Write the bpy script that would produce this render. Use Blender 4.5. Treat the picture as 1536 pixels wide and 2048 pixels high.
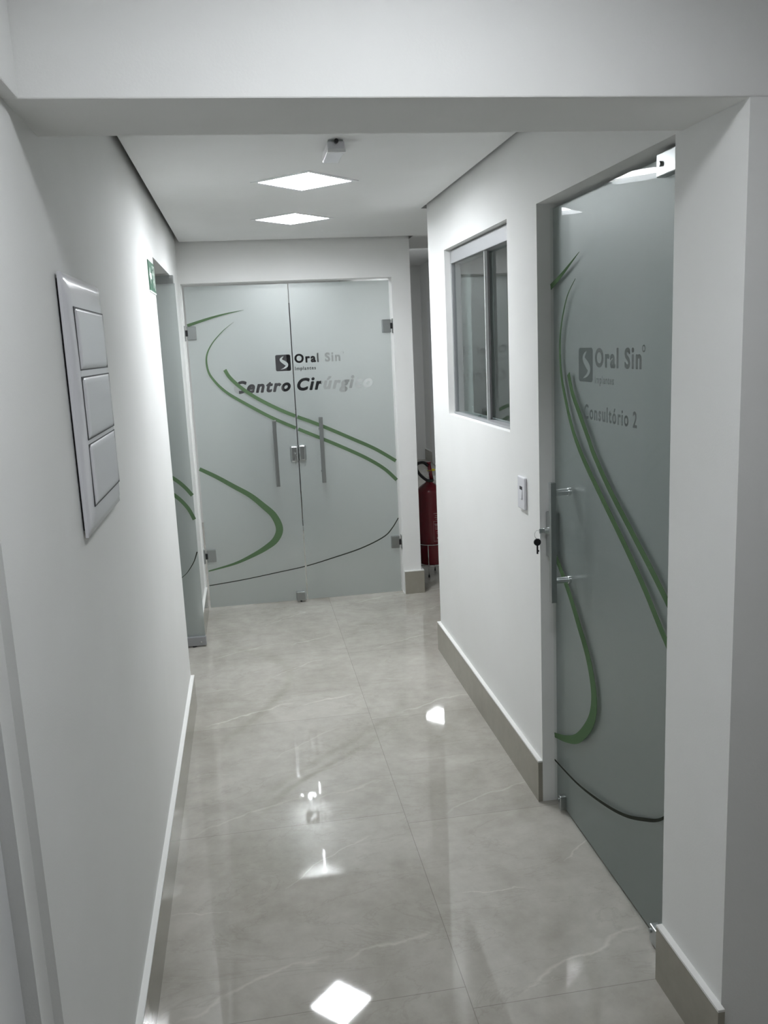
import bpy, bmesh, math, random
from mathutils import Vector, Matrix, Euler
random.seed(4)
for o in list(bpy.data.objects): bpy.data.objects.remove(o)
SC = bpy.context.scene
COL = SC.collection

# ------------------------------------------------------------------ camera
F_PX, CAM_H = 1740.47, 1.62
YAW, PITCH, ROLL = .1504, .1896, -.0457
fw = Vector((math.sin(YAW)*math.cos(PITCH), math.cos(YAW)*math.cos(PITCH), -math.sin(PITCH)))
rt = Vector((math.cos(YAW), -math.sin(YAW), 0)); up = rt.cross(fw)
r2 = rt*math.cos(ROLL)+up*math.sin(ROLL); u2 = -rt*math.sin(ROLL)+up*math.cos(ROLL)
cam = bpy.data.cameras.new('camera'); camo = bpy.data.objects.new('camera', cam); COL.objects.link(camo)
M = Matrix((r2, u2, -fw)).transposed().to_4x4(); M.translation = (0, 0, CAM_H)
camo.matrix_world = M
cam.sensor_fit = 'VERTICAL'; cam.sensor_height = 36; cam.lens = 36*F_PX/2048
cam.clip_start = .02
SC.camera = camo

# ------------------------------------------------------------------ world, exposure, light levels
SC.view_settings.view_transform = 'Standard'; SC.view_settings.look = 'None'
SC.view_settings.exposure = 1.52; SC.view_settings.gamma = 1.0
w = bpy.data.worlds.new('world'); SC.world = w; w.use_nodes = True
w.node_tree.nodes['Background'].inputs[0].default_value = (.75, .85, .9, 1)
w.node_tree.nodes['Background'].inputs[1].default_value = .05
LED_CORRIDOR, LED_NEAR, LED_SURGERY, LED_HALL = 29.0, 12.5, 19.0, 18.0
LED_COL = (.94, .97, 1.0)

# ------------------------------------------------------------------ materials
def mat(name, col, rough=.5, metal=0, spec=.5, coat=0, emis=None, es=0):
    m = bpy.data.materials.new(name); m.use_nodes = True
    b = m.node_tree.nodes['Principled BSDF']
    b.inputs['Base Color'].default_value = (*col, 1); b.inputs['Roughness'].default_value = rough
    b.inputs['Metallic'].default_value = metal; b.inputs['Specular IOR Level'].default_value = spec
    b.inputs['Coat Weight'].default_value = coat; b.inputs['Coat Roughness'].default_value = .05
    if emis: b.inputs['Emission Color'].default_value = (*emis, 1); b.inputs['Emission Strength'].default_value = es
    return m
def N(m, t, **kw):
    n = m.node_tree.nodes.new(t)
    for k, v in kw.items():
        if k in ('operation', 'blend_type', 'data_type', 'noise_dimensions', 'distribution'): setattr(n, k, v)
    return n
def L(m, a, b): m.node_tree.links.new(a, b)
def math_(m, op, a, b=None, c=None):
    n = N(m, 'ShaderNodeMath', operation=op)
    for i, v in enumerate((a, b, c)):
        if v is None: continue
        if isinstance(v, (int, float)): n.inputs[i].default_value = v
        else: L(m, v, n.inputs[i])
    return n.outputs[0]

def plaster(name, col, rough=.7, bump=.12):
    m = mat(name, col, rough, spec=.25); b = m.node_tree.nodes['Principled BSDF']
    tc = N(m, 'ShaderNodeTexCoord')
    n1 = N(m, 'ShaderNodeTexNoise'); n1.inputs['Scale'].default_value = 260; n1.inputs['Detail'].default_value = 3
    n2 = N(m, 'ShaderNodeTexNoise'); n2.inputs['Scale'].default_value = 3.5; n2.inputs['Detail'].default_value = 4
    L(m, tc.outputs['Object'], n1.inputs['Vector']); L(m, tc.outputs['Object'], n2.inputs['Vector'])
    s = math_(m, 'ADD', n1.outputs[0], math_(m, 'MULTIPLY', n2.outputs[0], 6.0))
    bp = N(m, 'ShaderNodeBump'); bp.inputs['Strength'].default_value = bump; bp.inputs['Distance'].default_value = .0015
    L(m, s, bp.inputs['Height']); L(m, bp.outputs[0], b.inputs['Normal'])
    mx = N(m, 'ShaderNodeMix', data_type='RGBA'); mx.inputs[6].default_value = (*col, 1)
    mx.inputs[7].default_value = (col[0]*.94, col[1]*.94, col[2]*.93, 1)
    L(m, n2.outputs[0], mx.inputs[0]); L(m, mx.outputs[2], b.inputs['Base Color'])
    return m

def stone(name, c1, c2, tiled, rough=.05, spec=.5):
    m = mat(name, c1, rough, spec=spec); b = m.node_tree.nodes['Principled BSDF']
    tc = N(m, 'ShaderNodeTexCoord'); sp = N(m, 'ShaderNodeSeparateXYZ'); L(m, tc.outputs['Object'], sp.inputs[0])
    X, Y = sp.outputs[0], sp.outputs[1]
    n1 = N(m, 'ShaderNodeTexNoise'); n1.inputs['Scale'].default_value = 2.2; n1.inputs['Detail'].default_value = 8; n1.inputs['Roughness'].default_value = .62; n1.inputs['Distortion'].default_value = .6
    n2 = N(m, 'ShaderNodeTexNoise'); n2.inputs['Scale'].default_value = 14; n2.inputs['Detail'].default_value = 7; n2.inputs['Roughness'].default_value = .65
    L(m, tc.outputs['Object'], n1.inputs['Vector']); L(m, tc.outputs['Object'], n2.inputs['Vector'])
    f = math_(m, 'ADD', math_(m, 'MULTIPLY', n1.outputs[0], .65), math_(m, 'MULTIPLY', n2.outputs[0], .35))
    cr = N(m, 'ShaderNodeValToRGB'); L(m, f, cr.inputs[0])
    cr.color_ramp.elements[0].position = .34 if tiled else .36; cr.color_ramp.elements[0].color = (*c2, 1)
    cr.color_ramp.elements[1].position = .64 if tiled else .64; cr.color_ramp.elements[1].color = (*c1, 1)
    out = cr.outputs[0]
    if tiled:
        P = .87
        # column index, per-column row offset, local tile coordinates
        ux = math_(m, 'DIVIDE', math_(m, 'SUBTRACT', X, .444), P)
        ci = math_(m, 'FLOOR', ux)
        colpar = math_(m, 'PINGPONG', ci, 1.0)                     # 0 / 1 alternating
        off = math_(m, 'SUBTRACT', 1.835, math_(m, 'MULTIPLY', colpar, -.075))
        vy = math_(m, 'DIVIDE', math_(m, 'SUBTRACT', Y, off), P)
        ri = math_(m, 'FLOOR', vy)
        u = math_(m, 'SUBTRACT', ux, ci); v = math_(m, 'SUBTRACT', vy, ri)
        eu = math_(m, 'MINIMUM', u, math_(m, 'SUBTRACT', 1.0, u)); ev = math_(m, 'MINIMUM', v, math_(m, 'SUBTRACT', 1.0, v))
        seam = math_(m, 'LESS_THAN', math_(m, 'MINIMUM', eu, ev), .0011)
        # tile tone
        wn = N(m, 'ShaderNodeTexWhiteNoise', noise_dimensions='2D'); cv = N(m, 'ShaderNodeCombineXYZ')
        L(m, ci, cv.inputs[0]); L(m, ri, cv.inputs[1]); L(m, cv.outputs[0], wn.inputs['Vector'])
        # crisp pale veins, the same in every tile of the run
        wob = N(m, 'ShaderNodeTexNoise'); wob.inputs['Scale'].default_value = 7; wob.inputs['Detail'].default_value = 6
        L(m, tc.outputs['Object'], wob.inputs['Vector'])
        wv = math_(m, 'MULTIPLY', math_(m, 'SUBTRACT', wob.outputs[0], .5), .12)
        def vein(u0, v0, u1, v1, width, bend=0.):
            sl = (v1-v0)/(u1-u0)
            t = math_(m, 'DIVIDE', math_(m, 'SUBTRACT', u, u0), u1-u0)
            arch = math_(m, 'MULTIPLY', math_(m, 'MULTIPLY', t, math_(m, 'SUBTRACT', 1.0, t)), bend)
            line = math_(m, 'ADD', math_(m, 'ADD', math_(m, 'MULTIPLY', math_(m, 'SUBTRACT', u, u0), sl), v0), arch)
            d = math_(m, 'ABSOLUTE', math_(m, 'SUBTRACT', math_(m, 'ADD', v, wv), line))
            k = math_(m, 'SUBTRACT', 1.0, math_(m, 'MINIMUM', math_(m, 'DIVIDE', d, width), 1.0))
            inside = math_(m, 'MULTIPLY', math_(m, 'GREATER_THAN', t, 0.0), math_(m, 'LESS_THAN', t, 1.0))
            fade = math_(m, 'MULTIPLY', math_(m, 'MULTIPLY', t, math_(m, 'SUBTRACT', 1.0, t)), 4.0)
            return math_(m, 'MULTIPLY', k, math_(m, 'MULTIPLY', inside, math_(m, 'POWER', fade, .4)))
        vs = [vein(.16, .03, .62, .22, .010, .10), vein(.10, .52, .32, .51, .003), vein(.50, .60, .85, .86, .006, .1),
              vein(.66, .18, .95, .27, .010, .03)]
        tot = vs[0]
        for k in vs[1:]: tot = math_(m, 'MAXIMUM', tot, k)
        tot = math_(m, 'MULTIPLY', math_(m, 'MULTIPLY', tot, math_(m, 'ADD', .35, n2.outputs[0])), math_(m, 'ADD', .45, math_(m, 'MULTIPLY', wn.outputs['Value'], .5)))
        mx = N(m, 'ShaderNodeMix', data_type='RGBA'); L(m, math_(m, 'MULTIPLY', tot, .75), mx.inputs[0]); L(m, out, mx.inputs[6])
        mx.inputs[7].default_value = (.66, .64, .58, 1)
        # wandering darker veins from stretched noise
        n3 = N(m, 'ShaderNodeTexNoise'); n3.inputs['Scale'].default_value = 1.6; n3.inputs['Detail'].default_value = 10; n3.inputs['Roughness'].default_value = .6; n3.inputs['Distortion'].default_value = 1.2
        mp = N(m, 'ShaderNodeMapping'); mp.inputs['Rotation'].default_value = (0, 0, .6); mp.inputs['Scale'].default_value = (1, 2.6, 1)
        L(m, tc.outputs['Object'], mp.inputs[0]); L(m, mp.outputs[0], n3.inputs['Vector'])
        dv = math_(m, 'SUBTRACT', 1.0, math_(m, 'MINIMUM', math_(m, 'DIVIDE', math_(m, 'ABSOLUTE', math_(m, 'SUBTRACT', n3.outputs[0], .5)), .012), 1.0))
        m2 = N(m, 'ShaderNodeMix', data_type='RGBA'); L(m, math_(m, 'MULTIPLY', dv, .16), m2.inputs[0]); L(m, mx.outputs[2], m2.inputs[6])
        m2.inputs[7].default_value = (.20, .18, .14, 1)
        tone = math_(m, 'ADD', .95, math_(m, 'MULTIPLY', wn.outputs['Value'], .10))
        m3 = N(m, 'ShaderNodeVectorMath', operation='SCALE'); L(m, m2.outputs[2], m3.inputs[0]); L(m, tone, m3.inputs['Scale'])
        m4 = N(m, 'ShaderNodeMix', data_type='RGBA'); L(m, math_(m, 'MULTIPLY', seam, .55), m4.inputs[0]); L(m, m3.outputs[0], m4.inputs[6])
        m4.inputs[7].default_value = (.16, .15, .13, 1)
        out = m4.outputs[2]
    L(m, out, b.inputs['Base Color'])
    return m

WALL = plaster('wall_paint', (.85, .855, .845))
CEIL = plaster('ceiling_paint', (.84, .845, .845), bump=.05)
FLOOR = stone('polished_marble_tile', (.50, .48, .435), (.35, .332, .292), True, .035)
BASE = stone('baseboard_stone', (.34, .32, .27), (.28, .262, .22), False, .12)
WHITE = mat('white_plastic', (.80, .80, .84), .22)
WHITEW = mat('white_enamel', (.82, .83, .84), .3)
TOPW = mat('white_grout', (.82, .82, .80), .5)
GAPM = mat('shadow_gap_black', (.03, .03, .035), .6)  # black paint standing in for the shade inside narrow gaps
STEEL = mat('brushed_steel', (.42, .44, .44), .28, 1)
CHROME = mat('polished_steel', (.78, .80, .81), .17, 1)
ALU = mat('anodised_aluminium', (.36, .37, .38), .42, .4)
DARK = mat('black_plastic', (.012, .012, .014), .35)
RUB = mat('black_rubber', (.015, .015, .015), .5)
RED = mat('red_enamel', (.14, .004, .012), .25, coat=.3)


SIGNG = mat('sign_green', (.03, .12, .07), .45)
SIGNW = mat('sign_white', (.80, .86, .82), .5)
YEL = mat('yellow_tag', (.65, .55, .03), .4)
PINKP = mat('label_print', (.55, .38, .38), .5)
CABG = mat('laminate_and_shade_grey', (.30, .285, .30), .5)  # cabinet grey; also stands in for shade in window gap and store
LED = mat('led_diffuser', (.8, .8, .8), .5, emis=LED_COL, es=LED_CORRIDOR)
LEDN = mat('led_diffuser_near', (.8, .8, .8), .5, emis=LED_COL, es=LED_NEAR)
LEDS = mat('led_diffuser_surgery', (.8, .8, .8), .5, emis=LED_COL, es=LED_SURGERY)
LEDH = mat('led_diffuser_hall', (.8, .8, .8), .5, emis=LED_COL, es=LED_HALL)

def clear_glass(name, tint, refl=1.0):
    m = bpy.data.materials.new(name); m.use_nodes = True; nt = m.node_tree
    nt.nodes.remove(nt.nodes['Principled BSDF']); o = nt.nodes['Material Output']
    tr = N(m, 'ShaderNodeBsdfTransparent'); tr.inputs[0].default_value = (*tint, 1)
    gl = N(m, 'ShaderNodeBsdfGlossy'); gl.inputs['Roughness'].default_value = .004; gl.inputs[0].default_value = (1, 1, 1, 1)
    fr = N(m, 'ShaderNodeFresnel'); fr.inputs[0].default_value = 1.5
    ge = N(m, 'ShaderNodeNewGeometry')
    fac = math_(m, 'MULTIPLY', math_(m, 'MULTIPLY', fr.outputs[0], math_(m, 'SUBTRACT', 1.0, ge.outputs['Backfacing'])), refl)
    mx = N(m, 'ShaderNodeMixShader'); L(m, fac, mx.inputs[0]); L(m, tr.outputs[0], mx.inputs[1]); L(m, gl.outputs[0], mx.inputs[2])
    L(m, mx.outputs[0], o.inputs[0]); return m
def frosted(name, dif_col, dif, rough_r, gloss, glossr, tr_col):
    m = bpy.data.materials.new(name); m.use_nodes = True; nt = m.node_tree
    nt.nodes.remove(nt.nodes['Principled BSDF']); o = nt.nodes['Material Output']
    d = N(m, 'ShaderNodeBsdfDiffuse'); d.inputs[0].default_value = (*dif_col, 1)
    t = N(m, 'ShaderNodeBsdfTranslucent'); t.inputs[0].default_value = (*tr_col, 1)
    r = N(m, 'ShaderNodeBsdfRefraction'); r.inputs['IOR'].default_value = 1.30; r.inputs['Roughness'].default_value = rough_r; r.inputs[0].default_value = (*tr_col, 1)
    g = N(m, 'ShaderNodeBsdfGlossy'); g.inputs['Roughness'].default_value = glossr
    a = N(m, 'ShaderNodeMixShader'); a.inputs[0].default_value = .52; L(m, t.outputs[0], a.inputs[1]); L(m, r.outputs[0], a.inputs[2])
    b = N(m, 'ShaderNodeMixShader'); b.inputs[0].default_value = dif; L(m, a.outputs[0], b.inputs[1]); L(m, d.outputs[0], b.inputs[2])
    c = N(m, 'ShaderNodeMixShader'); c.inputs[0].default_value = gloss; L(m, b.outputs[0], c.inputs[1]); L(m, g.outputs[0], c.inputs[2])
    L(m, c.outputs[0], o.inputs[0]); return m
def vinyl(name, col, tr=.6):
    m = bpy.data.materials.new(name); m.use_nodes = True; nt = m.node_tree
    nt.nodes.remove(nt.nodes['Principled BSDF']); o = nt.nodes['Material Output']
    d = N(m, 'ShaderNodeBsdfDiffuse'); d.inputs[0].default_value = (*col, 1)
    t = N(m, 'ShaderNodeBsdfTransparent'); t.inputs[0].default_value = (*[min(1, c*1.5) for c in col], 1)
    a = N(m, 'ShaderNodeMixShader'); a.inputs[0].default_value = tr; L(m, d.outputs[0], a.inputs[1]); L(m, t.outputs[0], a.inputs[2])
    L(m, a.outputs[0], o.inputs[0]); return m
GREENV = vinyl('green_vinyl', (.16, .255, .14), .4)
GREYV = vinyl('grey_vinyl', (.08, .085, .07), .45)
GLASS = clear_glass('clear_green_glass', (.962, .974, .970), .16)
WINGLASS = clear_glass('window_glass', (.80, .85, .84), 1.1)
CUT = clear_glass('clear_cutout', (.80, .81, .82), .3)
FROST = frosted('frosted_film', (.38, .45, .445), .34, .46, .26, .42, (.78, .78, .775))

# ------------------------------------------------------------------ mesh helpers
def bx(bm, x0, x1, y0, y1, z0, z1, mi=0):
    vs = [bm.verts.new((x, y, z)) for x in (x0, x1) for y in (y0, y1) for z in (z0, z1)]
    for f in ((0, 1, 3, 2), (4, 6, 7, 5), (0, 4, 5, 1), (2, 3, 7, 6), (0, 2, 6, 4), (1, 5, 7, 3)):
        fc = bm.faces.new([vs[i] for i in f]); fc.material_index = mi
    return vs
def cyl(bm, p0, p1, r0, r1=None, n=20, caps=True):
    r1 = r0 if r1 is None else r1
    p0, p1 = Vector(p0), Vector(p1); d = (p1-p0).normalized()
    a = d.orthogonal().normalized(); b = d.cross(a)
    A = [bm.verts.new(p0+(a*math.cos(2*math.pi*i/n)+b*math.sin(2*math.pi*i/n))*r0) for i in range(n)]
    B = [bm.verts.new(p1+(a*math.cos(2*math.pi*i/n)+b*math.sin(2*math.pi*i/n))*r1) for i in range(n)]
    for i in range(n):
        f = bm.faces.new((A[i], A[(i+1) % n], B[(i+1) % n], B[i])); f.smooth = True
    if caps: bm.faces.new([bm.verts.new(v.co) for v in A[::-1]]); bm.faces.new([bm.verts.new(v.co) for v in B])
def lathe(bm, prof, n=36):
    rings = []
    for r, z in prof:
        rings.append([bm.verts.new((r*math.cos(2*math.pi*i/n), r*math.sin(2*math.pi*i/n), z)) for i in range(n)] if r > 1e-5 else [bm.verts.new((0, 0, z))])
    for A, B in zip(rings, rings[1:]):
        for i in range(n):
            j = (i+1) % n
            vs = ([A[i], A[j]] if len(A) > 1 else [A[0]]) + ([B[j], B[i]] if len(B) > 1 else [B[0]])
            f = bm.faces.new(vs); f.smooth = True
def tube(bm, pts, r, n=10, closed=False):
    pts = [Vector(p) for p in pts]; rings = []; prev = None
    m = len(pts)
    for i, p in enumerate(pts):
        if closed: d = (pts[(i+1) % m]-pts[i-1]).normalized()
        else: d = (pts[min(i+1, m-1)]-pts[max(i-1, 0)]).normalized()
        a = d.orthogonal().normalized() if prev is None else (prev-d*prev.dot(d)).normalized()
        prev = a; b = d.cross(a)
        rings.append([bm.verts.new(p+(a*math.cos(2*math.pi*k/n)+b*math.sin(2*math.pi*k/n))*r) for k in range(n)])
    rng = range(m if closed else m-1)
    for i in rng:
        A, B = rings[i], rings[(i+1) % m]
        for k in range(n):
            f = bm.faces.new((A[k], A[(k+1) % n], B[(k+1) % n], B[k])); f.smooth = True
    if not closed: bm.faces.new(rings[0][::-1]); bm.faces.new(rings[-1])
def obj(name, bm, mats, parent=None, bevel=0, seg=2, loc=None, rot=None):
    me = bpy.data.meshes.new(name)
    bmesh.ops.recalc_face_normals(bm, faces=bm.faces)
    bm.to_mesh(me); bm.free()
    return objm(name, me, mats, parent, bevel, seg, loc, rot)
def objm(name, me, mats, parent=None, bevel=0, seg=2, loc=None, rot=None):
    for mm in (mats if isinstance(mats, (list, tuple)) else [mats]): me.materials.append(mm)
    o = bpy.data.objects.new(name, me); COL.objects.link(o)
    if parent:
        o.parent = parent
        o.matrix_parent_inverse = Matrix.Translation(-parent.location) if parent.type != 'EMPTY' or True else Matrix()
        o.matrix_parent_inverse = world_inv(parent)
    if loc: o.location = loc
    if rot: o.rotation_euler = rot
    if bevel:
        b = o.modifiers.new('bevel', 'BEVEL'); b.width = bevel; b.segments = seg; b.limit_method = 'ANGLE'; b.angle_limit = .6
    return o
def world_inv(p):
    m = Matrix.LocRotScale(p.location, p.rotation_euler, p.scale)
    if p.parent: m = world_inv(p.parent).inverted() @ p.matrix_parent_inverse @ m if False else m
    return m.inverted()
def boxes(*bs):
    bm = bmesh.new()
    for b in bs: bx(bm, *b)
    return bm
def tag(o, label, cat, group=None, kind=None):
    o['label'] = label; o['category'] = cat
    if group: o['group'] = group
    if kind: o['kind'] = kind
    return o
def thing(name, loc, label, cat, group=None, kind=None):
    o = bpy.data.objects.new(name, None); o.empty_display_size = .05; COL.objects.link(o); o.location = loc
    return tag(o, label, cat, group, kind)
def struct(o, label, cat):
    return tag(o, label, cat, None, 'structure')
def copy_tree(o, loc):
    c = o.copy(); COL.objects.link(c); c.location = loc
    for ch in list(o.children):
        d = ch.copy(); COL.objects.link(d); d.parent = c
    return c

# ------------------------------------------------------------------ key dimensions (metres)
XL, XR, YB = -.346, .939, 5.47
HC, HB, HD = 2.267, 2.03, 2.03
YB0, YB1 = 1.556, 1.807            # beam
YW = 4.354                         # far end of right wall
XS = 1.06                          # outer corner of end wall
TOP = 2.66

# ------------------------------------------------------------------ the shell
struct(obj('floor', boxes((-3, 4.2, -2.2, 12.3, -.05, 0)), FLOOR), 'polished grey beige marble look tile floor of the corridor', 'floor')
struct(obj('wall_left', boxes((XL-.12, XL, 1.235, 3.93, 0, HB), (XL-.12, XL, 3.93, 4.87, HB, TOP), (XL-.12, XL, 1.556, 3.93, HB, TOP), (XL-.12, XL, 4.87, YB+.12, 0, TOP)), WALL),
       'long white painted corridor wall on the left', 'wall')
struct(obj('wall_right', boxes((XR, XS, YB0, YB1, 0, HB), (XR, XS, YB1, 1.835, 0, TOP), (XR, XS, 1.835, 2.735, HD, TOP), (XR, XS, 2.735, 3.05, 0, TOP),
       (XR, XS, 3.05, 4.015, 0, 1.287), (XR, XS, 3.05, 4.015, HD, TOP), (XR, XS, 4.015, YW, 0, TOP)), WALL),
       'white painted corridor wall on the right with window and glass door', 'wall')
struct(obj('wall_back', boxes((XL, XS, YB, YB+.12, HD, TOP)), WALL), 'white end wall above the frosted double door', 'wall')
struct(obj('wall_back_pier', boxes((.942, XS, YB, YB+.12, 0, HD)), WALL), 'white end wall strip right of the frosted double door', 'wall')
struct(obj('wall_back_jamb', boxes((XL, -.336, YB, YB+.12, 0, HD)), WALL), 'thin white jamb left of the frosted double door', 'wall')
struct(obj('trim_1', boxes((XL-.3, 2.2, YB0, YB1, HB, TOP)), WALL, bevel=.003), 'white boxed ceiling beam crossing the corridor entrance', 'beam')
struct(obj('trim_2', boxes((-.75, -.322, -1.6, YB0, HB, TOP)), WALL, bevel=.003), 'white wall projection above the near left doorway', 'bulkhead')
struct(obj('wall_front', boxes((XS, 2.3, YB0, YB0+.12, 0, HB)), WALL), 'white wall facing the camera right of the entrance', 'wall')
# ceilings
struct(obj('ceiling_upper', boxes((-.5, 2.6, YB1, 6.1, TOP, TOP+.05), (XS-.1, 2.7, 6.1, 12.3, TOP, TOP+.05)), CEIL), 'slab above the dropped ceiling and over the rear hall', 'ceiling')
# space around the camera
struct(obj('wall_near_right', boxes((2.2, 2.3, -1.7, YB0, 0, 2.55)), WALL), 'white wall closing the near space on the right', 'wall')
struct(obj('wall_near_back', boxes((-.8, 2.3, -1.8, -1.7, 0, 2.55)), WALL), 'white wall behind the viewpoint', 'wall')
struct(obj('wall_near_left', boxes((-.47, XL, -1.7, .25, 0, HB)), WALL), 'white wall left of the viewpoint', 'wall')
# near left door with casing
d1 = obj('door_1', boxes((-.43, -.372, .33, 1.150, 0.005, 2.0)), WHITEW, bevel=.003); struct(d1, 'white door leaf at the near left edge, seen edge on', 'door')
struct(obj('trim_3', boxes((-.45, -.360, 1.158, 1.235, 0, HB), (-.45, -.352, 1.150, 1.160, 0, HB), (-.45, -.352, .25, .33, 0, HB)), WALL), 'narrow white door casing at the near left edge', 'casing')
# rooms behind
struct(obj('wall_side_room', boxes((-2.4, -2.3, 2.4, 5.6, 0, TOP), (-2.4, XL-.12, 5.5, 5.6, 0, TOP), (-2.4, XL-.12, 2.3, 2.4, 0, TOP)), WALL), 'walls of the room behind the left glass door', 'wall')
struct(obj('ceiling_side_room', boxes((-2.4, XL-.12, 2.3, 5.6, 2.4, 2.45)), CEIL), 'ceiling of the room left of the corridor', 'ceiling')
struct(obj('wall_consulting_room', boxes((XS, 2.6, YW-.12, YW, 0, TOP), (3.2, 3.3, 1.67, YW, 0, TOP), (XS, 3.3, 1.68, 1.78, 0, TOP)), WALL), 'walls of the dark consulting room behind the right glass door', 'wall')
struct(obj('ceiling_consulting_room', boxes((XS, 3.3, 1.67, YW, 2.4, 2.45)), CEIL), 'ceiling of the dark consulting room', 'ceiling')
struct(obj('wall_surgery', boxes((XS-.1, XS, YB+.12, 8.6, 0, TOP), (-1.4, -1.3, YB+.12, 8.6, 0, TOP), (-1.4, -.06, 8.5, 8.6, 0, TOP), (.72, XS, 8.5, 8.6, 0, TOP), (-.06, .72, 8.5, 8.6, 2.05, TOP),
       (-1.3, XL-.12, YB+.12, YB+.22, 0, TOP)), WALL), 'white walls of the room behind the double door', 'wall')
struct(obj('wall_store', boxes((-.6, -.5, 8.6, 10.0, 0, 2.4), (.85, .95, 8.6, 10.0, 0, 2.4), (-.6, .95, 10.0, 10.1, 0, 2.4), (-.6, .95, 8.6, 10.1, 2.4, 2.45)), CABG), 'dark store room behind the room with the double door', 'wall')  # dim light of the store is put into the grey of its walls
struct(obj('wall_hall', boxes((2.472, 2.572, YW, 12.2, 0, TOP), (XS-.1, 2.572, 12.05, 12.15, 0, TOP), (XS-.1, XS, 8.6, 12.15, 0, TOP)), WALL), 'pale walls of the rear hall', 'wall')

# baseboards: beige stone face, white top
def baseboard(name, bs, label):
    bm = bmesh.new()
    for b in bs:
        bx(bm, b[0], b[1], b[2], b[3], 0, .150); bx(bm, b[0], b[1], b[2], b[3], .150, .1556, 1)
    o = obj(name, bm, [BASE, TOPW]); return struct(o, label, 'baseboard')
T = .016
baseboard('baseboard_left', [(XL, XL+T, 1.25, 3.93), (XL, XL+T, 4.87, YB)], 'beige stone baseboard with white top along the left wall')
baseboard('baseboard_right', [(XR-T, XR, 2.735, YW+T), (XR, 1.4, YW, YW+T)], 'beige stone baseboard with white top under the window wall')
baseboard('baseboard_right_near', [(XR-T, XR, YB0-T, 1.835)], 'beige stone baseboard with white top at the near right pillar')
baseboard('baseboard_back', [(.948, XS+T, YB-T, YB), (XS, XS+T, YB, 6.6)], 'beige stone baseboard piece right of the double door')
baseboard('baseboard_hall', [(2.472-T, 2.472, YW+.1, 12.05)], 'beige baseboard far down the rear hall')

# ------------------------------------------------------------------ ceilings with openings for the recessed panels
def fill2d(loops, extrude=0):
    cu = bpy.data.curves.new('f', 'CURVE'); cu.dimensions = '2D'; cu.fill_mode = 'BOTH'; cu.extrude = extrude
    for l in loops:
        sp = cu.splines.new('POLY'); sp.points.add(len(l)-1); sp.use_cyclic_u = True
        for q, p in zip(sp.points, l): q.co = (p[0], p[1], 0, 1)
    o = bpy.data.objects.new('f', cu); COL.objects.link(o)
    bpy.context.view_layer.update(); dg = bpy.context.evaluated_depsgraph_get()
    me = bpy.data.meshes.new_from_object(o.evaluated_get(dg))
    bpy.data.objects.remove(o); bpy.data.curves.remove(cu)
    return me
def diamond(x, y, d): return [(x-d, y), (x, y-d), (x+d, y), (x, y+d)]
def holed(name, outline, holes, z, label):
    me = fill2d([outline]+[diamond(*h) for h in holes], .009)
    for v in me.vertices: v.co.z += z+.009
    return struct(objm(name, me, CEIL), label, 'ceiling')
a0, a1, a2, b0, b1, b2, b3 = XL+.025, XR-.025, 2.46, YB1, YW+.025, YB-.025, 6.16
a3 = XS+.025
holed('ceiling', [(a0, b0), (a1, b0), (a1, b1), (a2, b1), (a2, b3), (a3, b3), (a3, b2), (a0, b2)], [(.293, 3.615, .19), (.300, 4.615, .19)], HC, 'white dropped plasterboard ceiling of the corridor with shadow gap edges')
holed('ceiling_near', [(-.8, -1.7), (2.3, -1.7), (2.3, YB0), (-.8, YB0)], [(.27, .93, .215)], 2.365, 'white ceiling of the space before the beam')
holed('ceiling_surgery', [(-1.4, YB+.12), (XS, YB+.12), (XS, 8.6), (-1.4, 8.6)], [(.30, 6.12, .19), (.31, 7.26, .19)], HC, 'white ceiling of the room behind the double door')
# ------------------------------------------------------------------ lights of the place, one added unseen
def led_panel(name, x, y, z, m, label, diag=.214, group=None, rotz=math.pi/4, recess=.022):
    t = thing(name, (x, y, z), label, 'ceiling light', group); t.rotation_euler = (0, 0, rotz)
    s = diag/math.sqrt(2); a = s*.865
    bm = bmesh.new(); q = a+.004
    bx(bm, -s, s, -s, -a, -.003, 0); bx(bm, -s, s, a, s, -.003, 0); bx(bm, -s, -a, -a, a, -.003, 0); bx(bm, a, s, -a, a, -.003, 0)
    if recess:
        bx(bm, -q, q, -q, -a, 0, recess+.01); bx(bm, -q, q, a, q, 0, recess+.01); bx(bm, -q, -a, -a, a, 0, recess+.01); bx(bm, a, q, -a, a, 0, recess+.01)
        bx(bm, -q, q, -q, q, recess+.0095, recess+.02)
    f = obj('frame', bm, WHITEW); f.parent = t
    bm = boxes((-a, a, -a, a, recess-.002, recess+.008)); d = obj('diffuser', bm, m); d.parent = t
    return t
led_panel('ceiling_light', .293, 3.615, HC-.0, LED, 'square lit ceiling panel set diamond-wise, nearer the beam', group='corridor ceiling panels')
led_panel('ceiling_light', .300, 4.615, HC-.0, LED, 'square lit ceiling panel set diamond-wise, nearer the end wall', group='corridor ceiling panels')
led_panel('ceiling_light', .27, .93, 2.365, LEDN, 'square lit ceiling panel before the beam, above the viewpoint', .24)
led_panel('ceiling_light', .30, 6.12, HC, LEDS, 'square lit panel just behind the double door')
led_panel('ceiling_light', .31, 7.26, HC, LEDS, 'square lit panel further back behind the double door')
led_panel('ceiling_light', 1.97, 9.34, TOP, LEDH, 'square lit panel in the ceiling of the rear hall', .24, recess=0)
led_panel('ceiling_light', -1.4, 3.9, 2.4, LEDH, 'added unseen lit panel brightening the room left of the corridor', .12, recess=0)  # added lamp, no known source here; lifts the side room's light

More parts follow.
